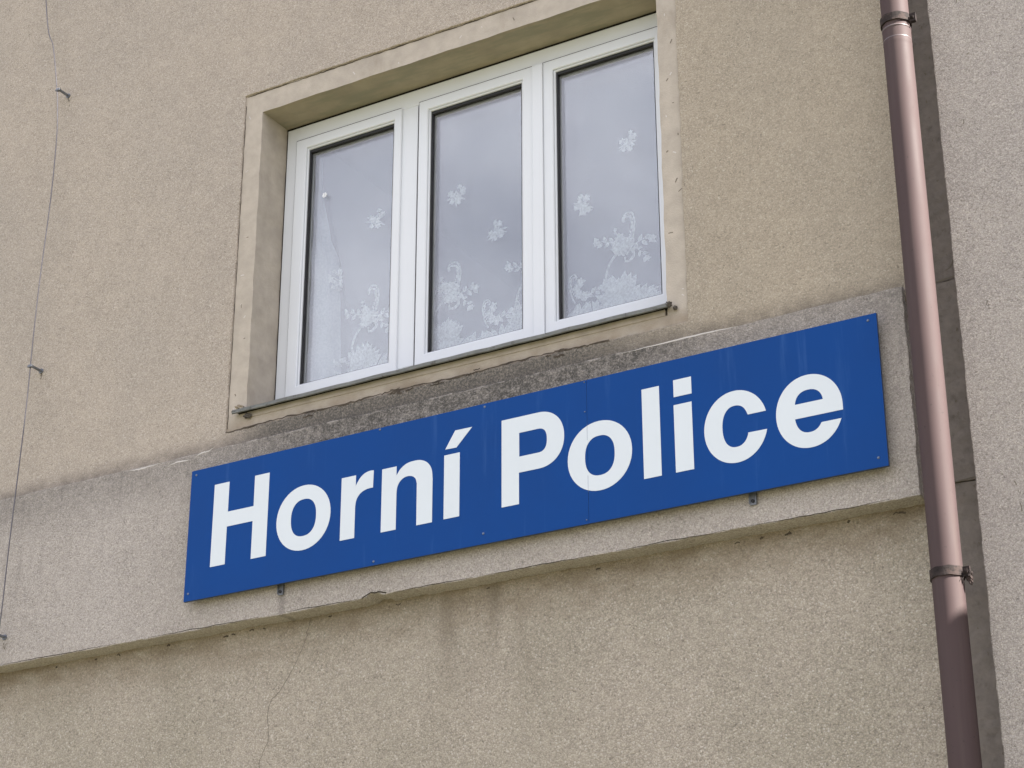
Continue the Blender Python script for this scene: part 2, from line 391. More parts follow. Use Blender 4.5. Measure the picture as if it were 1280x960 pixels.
# left jamb, right jamb, head, apron as strips following a slightly uneven arris
def strip(fa, fb, n=N):
    A = [bm.verts.new(fa(i/n, i)) for i in range(n+1)]; Bv = [bm.verts.new(fb(i/n, i)) for i in range(n+1)]
    for i in range(n): bm.faces.new((A[i], A[i+1], Bv[i+1], Bv[i]))
zs0 = ZC+3.70
lj = lambda t, i: (RX0+wob(i, 1)*(0 < i < N), yf, zs0+(RZ1-zs0)*t)
rj = lambda t, i: (RX1+wob(i, 2)*(0 < i < N), yf, zs0+(RZ1-zs0)*t)
hd = lambda t, i: (RX0+(RX1-RX0)*t, yf, RZ1+wob(i, 3)*(0 < i < N))
strip(lj, lambda t, i: (xo0, yf, zs0+(zo1-zs0)*t)); strip(lambda t, i: (xo1, yf, zs0+(zo1-zs0)*t), rj)
strip(lambda t, i: (xo0+(xo1-xo0)*t, yf, zo1), hd)
strip(lambda t, i: (*lj(t, i)[:1], yb, lj(t, i)[2]), lj); strip(rj, lambda t, i: (RX1, yb, rj(t, i)[2]))
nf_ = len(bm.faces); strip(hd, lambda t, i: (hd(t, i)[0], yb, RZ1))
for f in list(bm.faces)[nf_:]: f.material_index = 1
quad((xo0, yf, AP), (xo1, yf, AP), (xo1, yf, zs0), (xo0, yf, zs0)); quad((RX0, yf, zs0), (RX1, yf, zs0), (RX1, yb, zs0), (RX0, yb, zs0))
bmesh.ops.remove_doubles(bm, verts=bm.verts, dist=.0002); bmesh.ops.recalc_face_normals(bm, faces=bm.faces)
surround = finish('window_surround', bm, [M['surround'], M['mould']], B)
# broken mortar groove under the apron
rn = random.Random(77); xq = -5.73; gp = []
while xq < -3.62: gp.append((xq, ZC+3.647+.004*math.sin(xq*9)+rn.uniform(-.0035, .0035))); xq += rn.uniform(.012, .03)
mark('groove', gp, lambda t: .004+.007*abs(math.sin(t*23))*abs(math.sin(t*61+1)), .0285, M['apron'], B)
for q in range(16):
    xc = rn.uniform(-5.3, -3.7); zc = ZC+3.645+rn.uniform(-.02, .012); l = rn.uniform(.02, .07)
    mark('chip', [(xc+l*u/5, zc+rn.uniform(-.004, .004)) for u in range(6)], rn.uniform(.004, .009), .0282, M['apron'], B)
# dark open joint behind the window head and along the jambs
bm = bmesh.new(); box(bm, RX0+.002, RX1-.002, .253, .31, RZ1-.0118, RZ1-.0015); box(bm, RX0+.0015, RX0+.009, .256, .31, zs0, RZ1-.012)
finish('frame_joint', bm, M['black'], B)

# window --------------------------------------------------------------
WY = .25
FX0, FX1, FZ0, FZ1 = RX0+.008, RX1-.001, ZC+3.80, RZ1-.012
def frame_ring(bm, x0, x1, z0, z1, wl, wr, wb, wt, y0, y1, bv=.0035):
    """four mitred-looking profiles: uprights run full height, rails butt between them"""
    loops = [[(x0, z0), (x1, z0), (x1, z1), (x0, z1)], [(x0+wl, z0+wb), (x0+wl, z1-wt), (x1-wr, z1-wt), (x1-wr, z0+wb)]]
    o = [Vector((a, 0, c)) for a, c in loops[0]]; i = [Vector((loops[1][k][0], 0, loops[1][k][1])) for k in (0, 3, 2, 1)]
    V = lambda p, y: bm.verts.new((p.x, y, p.z))
    # profile from outer back, outer front, bevels, inner front, inner back
    prof = []
    for k in range(4):
        d = i[k]-o[k]; sx, sz = math.copysign(bv, d.x), math.copysign(bv, d.z)
        oi = o[k]+Vector((sx, 0, sz)); ii = i[k]-Vector((sx, 0, sz))
        prof.append([V(o[k], y1), V(o[k], y0+bv), V(oi, y0), V(ii, y0), V(i[k], y0+bv), V(i[k], y1)])
    for k in range(4):
        a, c = prof[k], prof[(k+1) % 4]
        for q in range(6): bm.faces.new((a[q], a[(q+1) % 6], c[(q+1) % 6], c[q]))
bm = bmesh.new()
frame_ring(bm, FX0, FX1, FZ0, FZ1, .075, .075, .075, .095, WY, WY+.07)
# fixed post between first and second casement
box(bm, -4.897, -4.792, WY+.0005, WY+.068, FZ0+.074, FZ1-.094, bevel=.003)
win = finish('window', bm, M['pvc'], B)
tag(win, 'white three-part plastic window')
GZ0, GZ1 = ZC+3.922, ZC+5.258
casements = [(-5.543, -4.884, -5.467, -4.937), (-4.780, -4.108, -4.716, -4.187), (-4.062, -3.392, -3.997, -3.464)]
for k, (a, d, g0, g1) in enumerate(casements):
    bm = bmesh.new(); y0 = WY-.012
    frame_ring(bm, a, d, GZ0-.070, GZ1+.066, g0-a-.009, d-g1-.009, .061, .057, y0, WY+.055, .004)
    sl_ = bmesh.new(); frame_ring(sl_, a-.0045, d-.008, GZ0-.060, GZ1+.0725, .02, .02, .02, .02, WY-.0035, WY+.012, .0005); finish('seal', sl_, M['seal'], win)
    # inner glazing bead, set back in a step
    frame_ring(bm, g0-.010, g1+.010, GZ0-.010, GZ1+.010, .010, .010, .010, .010, y0+.010, WY+.05, .003)
    if k == 1:                                # meeting stile that covers the gap to the third casement
        box(bm, -4.118, -4.060, y0-.010, y0+.004, GZ0-.066, GZ1+.060, bevel=.004)
    finish('casement', bm, M['pvc'], win)
    bm = bmesh.new(); frame_ring(bm, g0-.001, g1+.001, GZ0-.001, GZ1+.001, .009, .009, .007, .017, WY+.008, WY+.026, .001)
    finish('gasket', bm, M['gasket'], win)
    bm = bmesh.new(); frame_ring(bm, g0+.003, g1-.003, GZ0+.003, GZ1-.006, .013, .013, .010, .020, WY+.0275, WY+.0405, .001)
    finish('spacer_bar', bm, M['spacer'], win)
    bm = bmesh.new()
    box(bm, g0+.002, g1-.002, WY+.0265, WY+.0270+.0035, GZ0+.002, GZ1-.005); box(bm, g0+.002, g1-.002, WY+.0415, WY+.0455, GZ0+.002, GZ1-.005)
    finish('pane', bm, M['glass'], win)
# dark rebates visible in the gaps between frame and casements
bm = bmesh.new()
box(bm, FX0+.02, FX1-.02, WY+.056, WY+.066, FZ0+.02, GZ0-.03); box(bm, FX0+.02, FX1-.02, WY+.056, WY+.066, GZ1+.03, FZ1-.03)
for xx in (FX0+.073, -4.884, -4.795, -4.108, -3.392-.03): box(bm, xx-.004, xx+.05 if xx == -4.108 else xx+.02, WY+.0555, WY+.0655, GZ0-.03, GZ1+.03)
finish('rebate', bm, M['gasket'], win)
# sill: folded zinc sheet with drip edge
bm = bmesh.new()
prof = [(.262, ZC+3.795), (.01, ZC+3.742), (.0, ZC+3.739), (.0, ZC+3.722), (.006, ZC+3.720)]
th = .0022; n = 34; rows = []
for i in range(n+1):
    x = -5.676+(2.352)*i/n; w = .0016*math.sin(i*1.7)+random.uniform(-.001, .001)
    inset = 0
    rows.append([bm.verts.new((x, p[0]+(w*.6 if k > 0 else 0), p[1]+(w if k > 0 else 0))) for k, p in enumerate(prof)])
for a, c in zip(rows, rows[1:]):
    for k in range(len(prof)-1): bm.faces.new((a[k], c[k], c[k+1], a[k+1]))
bmesh.ops.solidify(bm, geom=bm.faces[:], thickness=th)
sill = finish('window_sill', bm, M['zinc'], B)
bm = bmesh.new(); box(bm, RX0+.01, RX1-.01, .036, .25, ZC+3.70, ZC+3.735); finish('sill_bed', bm, M['surround'], B)
bm = bmesh.new(); box(bm, -5.66, -3.34, .007, .045, ZC+3.7285, ZC+3.7385); finish('sill_shade_strip', bm, M['black'], sill)  # black strip standing in for the shadow under the sill
def lump(name, c, r, mat, par, seed, sq=(1, 1, 1)):
    rn = random.Random(seed); bm = bmesh.new(); bmesh.ops.create_icosphere(bm, subdivisions=3, radius=1)
    for v in bm.verts:
        k = 1+.28*math.sin(v.co.x*5+seed)*math.cos(v.co.z*6+seed)+rn.uniform(-.14, .14)
        v.co = Vector((v.co.x*sq[0]*k*r+c[0], v.co.y*sq[1]*k*r+c[1], v.co.z*sq[2]*k*r+c[2]))
    return finish(name, bm, mat, par)
lump('mortar_lump', (-3.322, .012, ZC+3.736), .012, M['mortar'], sill, 3, (1.2, 1.2, 1.1))
lump('mortar_lump', (-3.300, .030, ZC+3.722), .009, M['mortar'], sill, 5, (1.1, 1, 1.1))
lump('mortar_lump', (-5.640, .015, ZC+3.752), .014, M['mortar_light'], sill, 8, (1.6, 1.2, .9))
lump('mortar_lump', (-5.668, .012, ZC+3.735), .010, M['mortar'], sill, 9, (1.4, 1.2, .8))
lump('mortar_lump', (-5.60, .030, ZC+3.705), .013, M['mortar'], sill, 12, (1.8, 1, .9))

# cracks and lime runs on the render
cracks = bmesh.new()
c1 = catmull([(-5.228, ZC+2.650), (-5.243, ZC+2.60), (-5.253, ZC+2.553), (-5.285, ZC+2.49), (-5.306, ZC+2.448), (-5.355, ZC+2.375), (-5.39, ZC+2.329), (-5.441, ZC+2.280), (-5.446, ZC+2.20), (-5.440, ZC+2.115), (-5.478, ZC+2.03), (-5.483, ZC+1.97), (-5.50, ZC+1.85)], 6)
c1 = [(a+random.uniform(-.003, .003), c+random.uniform(-.003, .003)) for a, c in c1]
ribbon(cracks, c1, lambda t: .0030, .1045)
finish('crack', cracks, M['crack'], B)
rn = random.Random(9)
mark('edge_crack', [(-4.875, ZB+.002), (-4.848, ZB+.014), (-4.828, ZB+.021), (-4.806, ZB+.016), (-4.788, ZB+.019), (-4.745, ZB+.006)], .006, -.0005, M['crack_deep'], B)
for (xa, xb) in ((-8.9, -8.3), (-8.2, -7.2), (-7.1, -6.3), (-6.1, -5.45), (-5.3, -4.9), (-4.70, -4.3), (-4.25, -3.7), (-3.6, -3.1), (-3.0, -2.4)):
    n_ = int((xb-xa)/.022); w_ = 0; pp = []
    for q in range(n_+1): w_ = w_*.7+rn.uniform(-.003, .003); pp.append((xa+(xb-xa)*q/n_, ZB+.0035+w_*.6))
    mark('edge_crack', pp, lambda t: .0032*math.sin(PI*min(max(t, .05), .95))+.0006, -.0004, M['crack_deep'], B)
for q in range(26):
    xc = rn.uniform(-8.5, -2.4); l = rn.uniform(.008, .03)
    mark('soffit_chip', [(xc, ZB-.012+rn.uniform(-.012, .0)), (xc+l*.5, ZB-.010+rn.uniform(-.012, 0)), (xc+l, ZB-.012+rn.uniform(-.012, .0))], rn.uniform(.004, .010), .1045, M['apron'], B)
for pts in ([(-6.05, ZC+3.525), (-5.98, ZC+3.533), (-5.91, ZC+3.528)], [(-5.885, ZC+3.535), (-5.85, ZC+3.55), (-5.81, ZC+3.552), (-5.77, ZC+3.565)], [(-6.30, ZC+3.548), (-6.22, ZC+3.543), (-6.10, ZC+3.55)], [(-3.55, ZC+3.552), (-3.2, ZC+3.553), (-3.0, ZC+3.551)]):
    q = catmull(pts, 8); q = [(a, c+random.uniform(-.0015, .0015)) for a, c in q]
    mark('lime_run', q, lambda t: .007*math.sin(PI*min(max(t, .08), .92)), -.0006, M['limewash'], B, .001)
rn = random.Random(5)
for k in range(34):                             # small pits and specks in the plaster surround
    side = rn.choice('RRRLH')
    if side == 'R': x, z, w = rn.uniform(RX1+.015, SX1-.012), rn.uniform(zs0+.05, SZ1-.2), 0
    elif side == 'L': x, z = rn.uniform(SX0+.02, RX0-.02), rn.uniform(zs0, SZ1-.1)
    else: x, z = rn.uniform(SX0+.1, SX1-.1), rn.uniform(RZ1+.02, SZ1-.02)
    a = rn.uniform(0, PI); l = rn.uniform(.004, .012)
    mark('plaster_fleck', [(x-math.cos(a)*l, z-math.sin(a)*l), (x, z+.001), (x+math.cos(a)*l, z+math.sin(a)*l)], rn.uniform(.003, .006), yf-.0004, M['limewash'] if rn.random() < .65 else M['crack'], B, .0008)
# recessed cement strip at the joint to the next building, in three courses
bm = bmesh.new()
def course(z0, z1, y, s):
    rn = random.Random(s); n = max(3, int((z1-z0)/.03)); A = []
    for i in range(n+1):
        z = z0+(z1-z0)*i/n; A.append([bm.verts.new((x, y+rn.uniform(-.002, .002), z+(rn.uniform(-.004, .004) if i in (0, n) else 0))) for x in (-2.36, -2.24, -2.18, -2.12, -2.07, -1.98)])
    for a, c in zip(A, A[1:]):
        for k in range(5): bm.faces.new((a[k], a[k+1], c[k+1], c[k]))
    bl, br = A[0], A[-1]
    for row in (A[0], A[-1]):
        b2 = [bm.verts.new((v.co.x, v.co.y+.04, v.co.z)) for v in row]
        for k in range(5): bm.faces.new((row[k], row[k+1], b2[k+1], b2[k]))
course(0, ZC+2.722, .118, 1); course(ZC+2.728, ZC+3.588, .112, 2); course(ZC+3.592, 10, .121, 3)
finish('cement_strip', bm, M['strip'], B)
mark('strip_crack', catmull([(-2.13, ZC+3.64), (-2.105, ZC+3.655), (-2.088, ZC+3.70), (-2.075, ZC+3.76)], 5), .004, .119, M['crack'], B)
mark('strip_crack', catmull([(-2.20, ZC+2.727), (-2.15, ZC+2.731), (-2.09, ZC+2.735)], 5), .005, .1095, M['crack'], B)
mark('strip_crack', catmull([(-2.20, ZC+3.59), (-2.15, ZC+3.594), (-2.09, ZC+3.60)], 5), .010, .1085, M['crack'], B)
for k in range(26):
    z = ZC+random.uniform(1.6, 4.9); x = random.uniform(-2.14, -2.07); l = random.uniform(.004, .014)
    mark('strip_crack', [(x, z), (x+random.uniform(-.006, .006), z+l/2), (x+random.uniform(-.006, .006), z+l)], random.uniform(.002, .006), .1085, M['crack'], B)
bm = bmesh.new(); box(bm, -16.1, -2.30, -.05, 4.0, 10, 10.12); finish('coping', bm, M['coping'], B)

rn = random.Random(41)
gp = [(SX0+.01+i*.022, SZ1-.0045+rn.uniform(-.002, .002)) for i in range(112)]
mark('edge_shade_line', gp, lambda t: .003+.006*abs(math.sin(t*19+.5))*abs(math.sin(t*53)), yf-.0005, M['apron'], B)  # dark ribbon painting the shadow line under the roughcast edge
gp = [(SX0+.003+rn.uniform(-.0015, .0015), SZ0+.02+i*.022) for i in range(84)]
mark('edge_shade_line', gp, lambda t: .002+.003*abs(math.sin(t*29+.5)), yf-.0005, M['apron'], B)  # same painted shadow line, narrower, down the left edge
# room behind the window
bm = bmesh.new(); box(bm, -5.75, -3.20, .325, 3.6, ZC+3.55, ZC+5.62)
bmesh.ops.reverse_faces(bm, faces=bm.faces[:])
for f in [f for f in bm.faces if f.calc_center_median().y < .33]: bm.faces.remove(f)
finish('interior_room', bm, M['room'], B)

# ------------------------------------------------------------------ neighbouring building
A = empty('adjoining_building', (3, 1.5, 0))
tag(A, 'grey roughcast building to the right of the downpipe', 'building')
rnd = random.Random(21)
left = jitter_line((-2.054, 11), (-2.054, 0), .018, .0022, rnd)
plate('front_wall', [[(9, 0), (9, 11)]+left], -.02, .14, M['grey'], A, bevel=.005)
bm = bmesh.new(); box(bm, -1.97, 9, .145, 4, 0, 11); finish('inner_wall', bm, M['room'], A)
bm = bmesh.new(); box(bm, -2.0, 9.1, -.04, 4.1, 11, 11.12); finish('coping', bm, M['coping'], A)
WT = ZC+2.14+(.35+2.12)*math.tan(R(SUN_EL))
bm = bmesh.new(); box(bm, .35, 3.5, -.9, -.021, 0, WT); finish('pipe_shade_block', bm, M['grey'], A)  # unseen block added to cast shade on the lower downpipe
for (x, z, dx, dz) in ((-1.93, 4.83-.05, .002, .035), (-1.955, 4.20, .004, .022), (-1.90, 2.62, -.006, .02), (-1.893, 2.55, .003, -.035), (-1.94, 3.38, .006, .02), (-1.86, 1.98, -.004, .05), (-1.855, 1.90, .006, -.03), (-1.91, 4.52, .012, .006)):
    mark('scratch', [(x, ZC+z), (x+dx/2+.002, ZC+z+dz/2), (x+dx, ZC+z+dz)], .004, -.0205, M['crack'], A)

# ------------------------------------------------------------------ name sign
SY = -.05
GX, GZ = -5.8625, ZC+2.7854
PX0, PX1, PZ0, PZ1 = -5.857, -2.378, ZC+2.785, ZC+3.441
S = empty('name_sign', (GX+1.74, SY, PZ0))
tag(S, 'long blue station name board with white letters reading Horní Police', 'sign')
SEAM = -3.698
for a, c in ((PX0, SEAM-.0004), (SEAM+.0004, PX1)):
    bm = bmesh.new(); box(bm, a, c, SY, SY+.014, PZ0, PZ1, bevel=.001)
    bm.normal_update()
    for f in bm.faces: f.material_index = 0 if f.normal.y < -.5 else 1
    finish('panel', bm, [M['blue'], M['dark_edge']], S)
bm = bmesh.new()
for z0, z1 in ((PZ0+.035, PZ0+.075), (PZ1-.075, PZ1-.035)): box(bm, PX0+.03, PX1-.03, SY+.0281, 0.002, z0, z1)
box(bm, PX0+.012, PX1-.010, SY+.0142, SY+.028, PZ0+.010, PZ1-.010)
finish('backing_frame', bm, M['dark_edge'], S)
def se(cx, cz, rx_, rz_, n, a0, a1, k=48):
    out = []
    for i in range(k+1):
        a = R(a0+(a1-a0)*i/k); ca, sa = math.cos(a), math.sin(a)
        out.append((cx+rx_*math.copysign(abs(ca)**(2/n), ca), cz+rz_*math.copysign(abs(sa)**(2/n), sa)))
    return out
def rect(a, b_, c, d): return [(a, b_), (c, b_), (c, d), (a, d)]
BL, XH, CH = 147, 448, 556
glyphs = {}
glyphs['H'] = [[(152, BL), (239, BL), (239, 333), (390, 333), (390, BL), (476, BL), (476, CH+2), (391, CH+2), (391, 407), (240, 407), (240, CH+2), (152, CH+2)]]
glyphs['o'] = [se(682, 297, 152.5, 158, 2.04, 0, 360)[:-1], se(683, 297, 71, 90, 2.35, 0, 360)[:-1]]
glyphs['r'] = [[(891, BL), (970, BL), (970, 290)] + catmull([(970, 290), (974, 322), (986, 345), (1006, 361), (1034, 370), (1065, 371)], 8)[1:] + [(1067, 453)] + catmull([(1067, 453), (1046, 455), (1020, 449), (998, 435), (981, 414), (970, 396)], 8)[1:] + [(970, XH), (891, XH)]]
glyphs['n'] = [[(1113, BL), (1193, BL), (1193, 320)] + catmull([(1193, 320), (1197, 348), (1210, 371), (1230, 385), (1254, 389), (1278, 383), (1294, 368), (1301, 345)], 8)[1:] + [(1302, BL), (1384, BL), (1384, 352)] + catmull([(1384, 352), (1378, 398), (1357, 432), (1322, 452), (1281, 456), (1243, 450), (1212, 431), (1191, 404)], 8)[1:] + [(1191, XH), (1113, XH)]]
glyphs['í'] = [rect(1444, BL+2, 1525, XH+1), [(1449, 477), (1507, 475), (1588, 557), (1500, 558)]]
glyphs['P'] = [[(1740, 149), (1827, 149), (1827, 293)] + se(1925, 423.5, 127, 130.5, 2.15, -90, 90) + [(1748, 554), (1740, 554)][1:],
               [(1829, 367), (1829, 478)] + se(1922, 422.5, 45, 55.5, 2.5, 90, -90)]
glyphs['o2'] = [se(2222, 294.5, 154, 157.5, 2.04, 0, 360)[:-1], se(2223, 295, 71, 90, 2.35, 0, 360)[:-1]]
glyphs['l'] = [rect(2428, BL, 2510, 551)]
glyphs['i'] = [rect(2575, BL, 2658, XH), rect(2577, 484, 2660, 561)]
def arc_cut(cx, cz, rx_, rz_, n, z_from, z_to, side0=1, side1=1, k=70):
    """points on the closed curve walked counter-clockwise from the right side at z_from round to the right side at z_to"""
    pts = se(cx, cz, rx_, rz_, n, 0, 360, 360)
    def ang(z, up_):
        best = None
        rng = range(0, 91) if up_ else range(270, 361)
        return min(rng, key=lambda a: abs(pts[a][1]-z))
    a0 = ang(z_from, z_from >= cz); a1 = ang(z_to, z_to >= cz)
    if a1 <= a0: a1 += 360
    return [pts[(a0+round((a1-a0)*i/k)) % 360] for i in range(k+1)]
co = arc_cut(2851, 295, 141, 158, 2.03, 336, 255); ci = arc_cut(2851, 296, 59, 91, 2.3, 336, 257)
glyphs['c'] = [[(2987, 336)] + co[1:-1] + [(2988, 256), (2905, 257)] + ci[::-1][1:-1] + [(2907, 336)]]
eo = arc_cut(3173, 295.5, 143, 157.5, 2.05, 300, 236); ei = se(3171, 290, 61, 86, 2.3, 190, 360, 60)
ei = [q for q in ei if q[1] <= 270 and not (q[0] > 3200 and q[1] > 236)]
ct = [q for q in se(3174, 320, 61, 68, 2.3, 0, 180, 60) if q[1] >= 330]
glyphs['e'] = [[(3316, 271)] + eo + [(3309, 236), (3226, 236)] + ei[::-1] + [(3111, 271)], ct]
letters = []
for k, lp in glyphs.items():
    L = [[(GX+a/1000, GZ+c/1000) for a, c in q] for q in lp]
    o = plate('letter', L, SY-.0011, .0009, M['white'], S); o['label'] = 'white letter ' + k[0]
# hairline of the panel joint showing through the vinyl of the o
for za, zb in ((.139, .2147), (.3755, .449)):
    bm = bmesh.new(); box(bm, SEAM-.0006, SEAM+.0006, SY-.0014, SY-.0012, GZ+za, GZ+zb); finish('joint_line', bm, M['screw'], S)
def screw(x, z, r, y, par):
    bm = bmesh.new(); bmesh.ops.create_cone(bm, cap_ends=True, segments=14, radius1=r, radius2=r*.6, depth=.004)
    bm.transform(Matrix.Translation((x, y-.002, z)) @ Matrix.Rotation(R(90), 4, 'X'))
    return finish('screw', bm, M['screw'], par)
for x, z in ((-5.828, 3.416), (-5.832, 2.822), (-4.784, 2.803), (-4.210, 3.425), (-4.215, 2.833), (-4.768, 3.432), (-2.415, 3.415), (-2.417, 2.825)):
    screw(x, ZC+z, .0058, SY, S)
for x, z in ((-3.708, 3.294), (-3.708, 2.803), (-3.708, 3.432)): screw(x, ZC+z, .0035, SY, S)
# wall brackets that stick out under the board
for x in (-5.322, -2.970):
    bm = bmesh.new(); box(bm, x-.014, x+.014, -.010, -.004, PZ0-.040, PZ0+.10, bevel=.0015)
    for sx in (-1, 1): box(bm, x+sx*.014-.002, x+sx*.014+.002, -.016, -.004, PZ0-.034, PZ0+.09)
    br = finish('bracket', bm, M['steel'], S)
    bm = bmesh.new(); bmesh.ops.create_cone(bm, cap_ends=True, segments=6, radius1=.008, radius2=.008, depth=.006)
    bm.transform(Matrix.Translation((x, -.013, PZ0-.024)) @ Matrix.Rotation(R(90), 4, 'X')); finish('bolt', bm, M['gasket'], br)

# ------------------------------------------------------------------ downpipe
PXc, PYc = -2.171, -.100
D = empty('downpipe', (PXc, PYc, 0))
tag(D, 'mauve brown metal rainwater downpipe held by rusty clamps between the two walls', 'pipe')
def lathe(name, prof, mats, par, n=56, cx=PXc, cy=PYc):
    bm = bmesh.new(); rings = []
    for r, z in prof: rings.append([bm.verts.new((cx+r*math.cos(2*PI*k/n), cy+r*math.sin(2*PI*k/n), z)) for k in range(n)])
    for a, c in zip(rings, rings[1:]):
        for k in range(n): bm.faces.new((a[k], a[(k+1) % n], c[(k+1) % n], c[k]))
    return finish(name, bm, mats, par, True)
J = ZC+4.672
lathe('pipe_section', [(.0575, J-.03), (.0575, J-.02), (.0572, 9.9)], M['pipe'], D)
lathe('pipe_section', [(.0592, ZC+1.0), (.0592, ZC+1.01), (.0592, ZC+2.4), (.0592, J-.5), (.0592, J-.090), (.0592, J-.078), (.0600, J-.070), (.0592, J-.062), (.0592, J-.058), (.0592, J-.01), (.0592, J-.004)], M['pipe'], D)
lathe('pipe_section', [(.0585, .15), (.0587, ZC+1.03)], M['pipe'], D)
lathe('joint_lip', [(.0592, J-.004), (.0612, J-.002), (.0612, J+.003), (.0580, J+.004)], M['lip'], D)
lathe('scratch_ring', [(.0593, J-.055), (.0597, J-.053), (.0593, J-.050)], M['lip'], D)
bm = bmesh.new(); box(bm, PXc-.0008, PXc+.0008, PYc-.0605, PYc-.058, ZC+1.0, J-.08)
bm.free()
def clamp(z, broken):
    bm = bmesh.new(); n = 60; r0, r1 = .0598, .0645; rn = random.Random(int(z*100))
    def rr(r, zz): return [bm.verts.new((PXc+r*math.cos(2*PI*k/n), PYc+r*math.sin(2*PI*k/n), zz+.0012*math.sin(k*.8))) for k in range(n)]
    a, b_, c, d = rr(r0, z-.018), rr(r1, z-.018), rr(r1, z+.018), rr(r0, z+.018)
    for p, q in ((a, b_), (b_, c), (c, d), (d, a)):
        for k in range(n): bm.faces.new((p[k], p[(k+1) % n], q[(k+1) % n], q[k]))
    cl = finish('clamp', bm, M['clamp'], D, False)
    # flanges on the right with the bolt, stem running back to the wall
    bm = bmesh.new()
    box(bm, PXc+.058, PXc+.090, PYc-.012, PYc-.006, z-.020, z+.019, bevel=.0012)
    box(bm, PXc+.058, PXc+.088, PYc+.001, PYc+.007, z-.020, z+.019, bevel=.0012)
    finish('flange', bm, M['clamp'], cl)
    bm = bmesh.new(); tube(bm, [(PXc+.076, PYc-.024, z), (PXc+.076, PYc+.018, z)], .0045, 10); tube(bm, [(PXc+.076, PYc-.021, z), (PXc+.076, PYc-.013, z)], .0095, 6)
    tube(bm, [(PXc+.076, PYc+.008, z), (PXc+.076, PYc+.014, z)], .0095, 6)
    finish('bolt', bm, M['clamp'], cl)
    bm = bmesh.new(); tube(bm, [(PXc-.035, PYc+.045, z), (PXc-.035, .12, z-.004)], .008, 10); finish('wall_stem', bm, M['clamp'], cl)
    if broken:
        lump('mortar_lump', (PXc+.082, PYc+.002, z-.014), .014, M['clamp'], cl, 4, (1.0, 1, 1.5))
        lump('mortar_lump', (PXc+.086, PYc+.002, z-.036), .009, M['clamp'], cl, 6, (1.0, 1, 1.8))
        bm = bmesh.new(); tube(bm, [(PXc+.066, PYc-.012, z-.016), (PXc+.060, PYc-.016, z-.03), (PXc+.062, PYc-.016, z-.05)], [.003, .0028, .0012], 6)
        tube(bm, [(PXc+.058, PYc-.02, z-.026), (PXc+.050, PYc-.03, z-.044)], [.0022, .001], 6)
        finish('wire_end', bm, M['clamp'], cl)
    return cl
clamp(ZC+4.715, False); clamp(ZC+2.292, True)

# ------------------------------------------------------------------ wire with its three holders
Wr = empty('wall_wire', (-7.0, -.05, ZC+2.8))
tag(Wr, 'thin grey wire running down the left of the facade on three pins', 'wire')
wp = [(-7.45, 8.4), (-7.178, 6.606), (-7.074, 6.246), (-7.010, 5.95), (-6.985, 5.75), (-6.978, 5.59), (-6.980, 5.19), (-6.990, 4.75), (-6.998, 4.40), (-7.0, 4.259), (-7.001, 3.973), (-7.006, 3.536), (-7.018, 3.149), (-7.024, 2.94), (-7.030, 2.80), (-7.04, 2.3), (-7.05, 1.0), (-7.05, -1.2)]
bm = bmesh.new(); q = catmull(wp, 8)
tube(bm, [(a, -.05+.004*math.sin(c*5), ZC+c) for a, c in q], .0032, 8); finish('cable', bm, M['wire'], Wr, True)
for (x, z, yw) in ((-7.004, 5.948, .03), (-6.998, 4.256, .03), (-7.033, 2.802, .0)):
    bm = bmesh.new()
    tube(bm, [(x+.004, yw+.02, ZC+z), (x+.003, -.038, ZC+z+.002)], [.0085, .0075], 10)
    tube(bm, [(x+.004, yw-.006, ZC+z), (x+.004, yw+.004, ZC+z)], [.014, .015], 12)
    h = finish('wire_holder', bm, M['steel'], Wr, False)
    bm = bmesh.new(); box(bm, x-.013, x+.013, -.058, -.040, ZC+z-.007, ZC+z+.007, bevel=.002); tube(bm, [(x-.020, -.050, ZC+z), (x+.014, -.050, ZC+z)], .004, 8)
    finish('holder_cap', bm, M['steel'], h)
    bm = bmesh.new()
    for k in range(5):
        xx, zz = x+random.uniform(.0, .02), ZC+z-.012-random.uniform(0, .05)
        ribbon(bm, [(xx, zz), (xx-.002, zz-.006), (xx-.003, zz-.012)], .005, yw-.0006)
    finish('plaster_chip', bm, M['crack'], h)

# ------------------------------------------------------------------ lace curtain
def cv1(z): # edge of the gathered part, relative heights
    return catx(z, [(3.85, -5.297), (3.93, -5.301), (4.377, -5.3285), (4.657, -5.360), (4.758, -5.394), (5.03, -5.436), (5.4, -5.45)])
def cv2(z):
    return catx(z, [(3.85, -5.235), (3.97, -5.245), (4.28, -5.285), (4.66, -5.36), (4.90, -5.41), (5.1, -5.44), (5.4, -5.45)])
def catx(z, tb):
    for (a, xa), (b_, xb) in zip(tb, tb[1:]):
        if z <= b_: return xa+(xb-xa)*max(0, z-a)/(b_-a)
    return tb[-1][1]
def sst(t): t = min(max(t, 0), 1); return t*t*(3-2*t)
CY = .375
def cy_(x, z):
    zr = z-ZC; g = 1-sst((x+5.30)/.5)
    y = CY + .005*math.sin(x*17+.6*zr) + .003*math.sin(x*41+1)
    a, b_ = cv1(zr), cv2(zr)
    if a < b_ and zr < 5.0:
        m_ = (a+b_)/2; hw = (b_-a)/2+.012
        y += .05*max(0, 1-abs(x-m_)/hw)*min(1, (5.0-zr)/.3)
    if x < a: y += .010*math.sin((x-a)*70+zr*1.5)*sst((5.2-zr)/.8)
    return y
bm = bmesh.new(); nx, nz_ = 260, 90; x0, x1, z0, z1 = -5.56, -3.36, ZC+3.82, ZC+5.36
G = [[bm.verts.new((x0+(x1-x0)*i/nx, cy_(x0+(x1-x0)*i/nx, z0+(z1-z0)*j/nz_), z0+(z1-z0)*j/nz_)) for j in range(nz_+1)] for i in range(nx+1)]
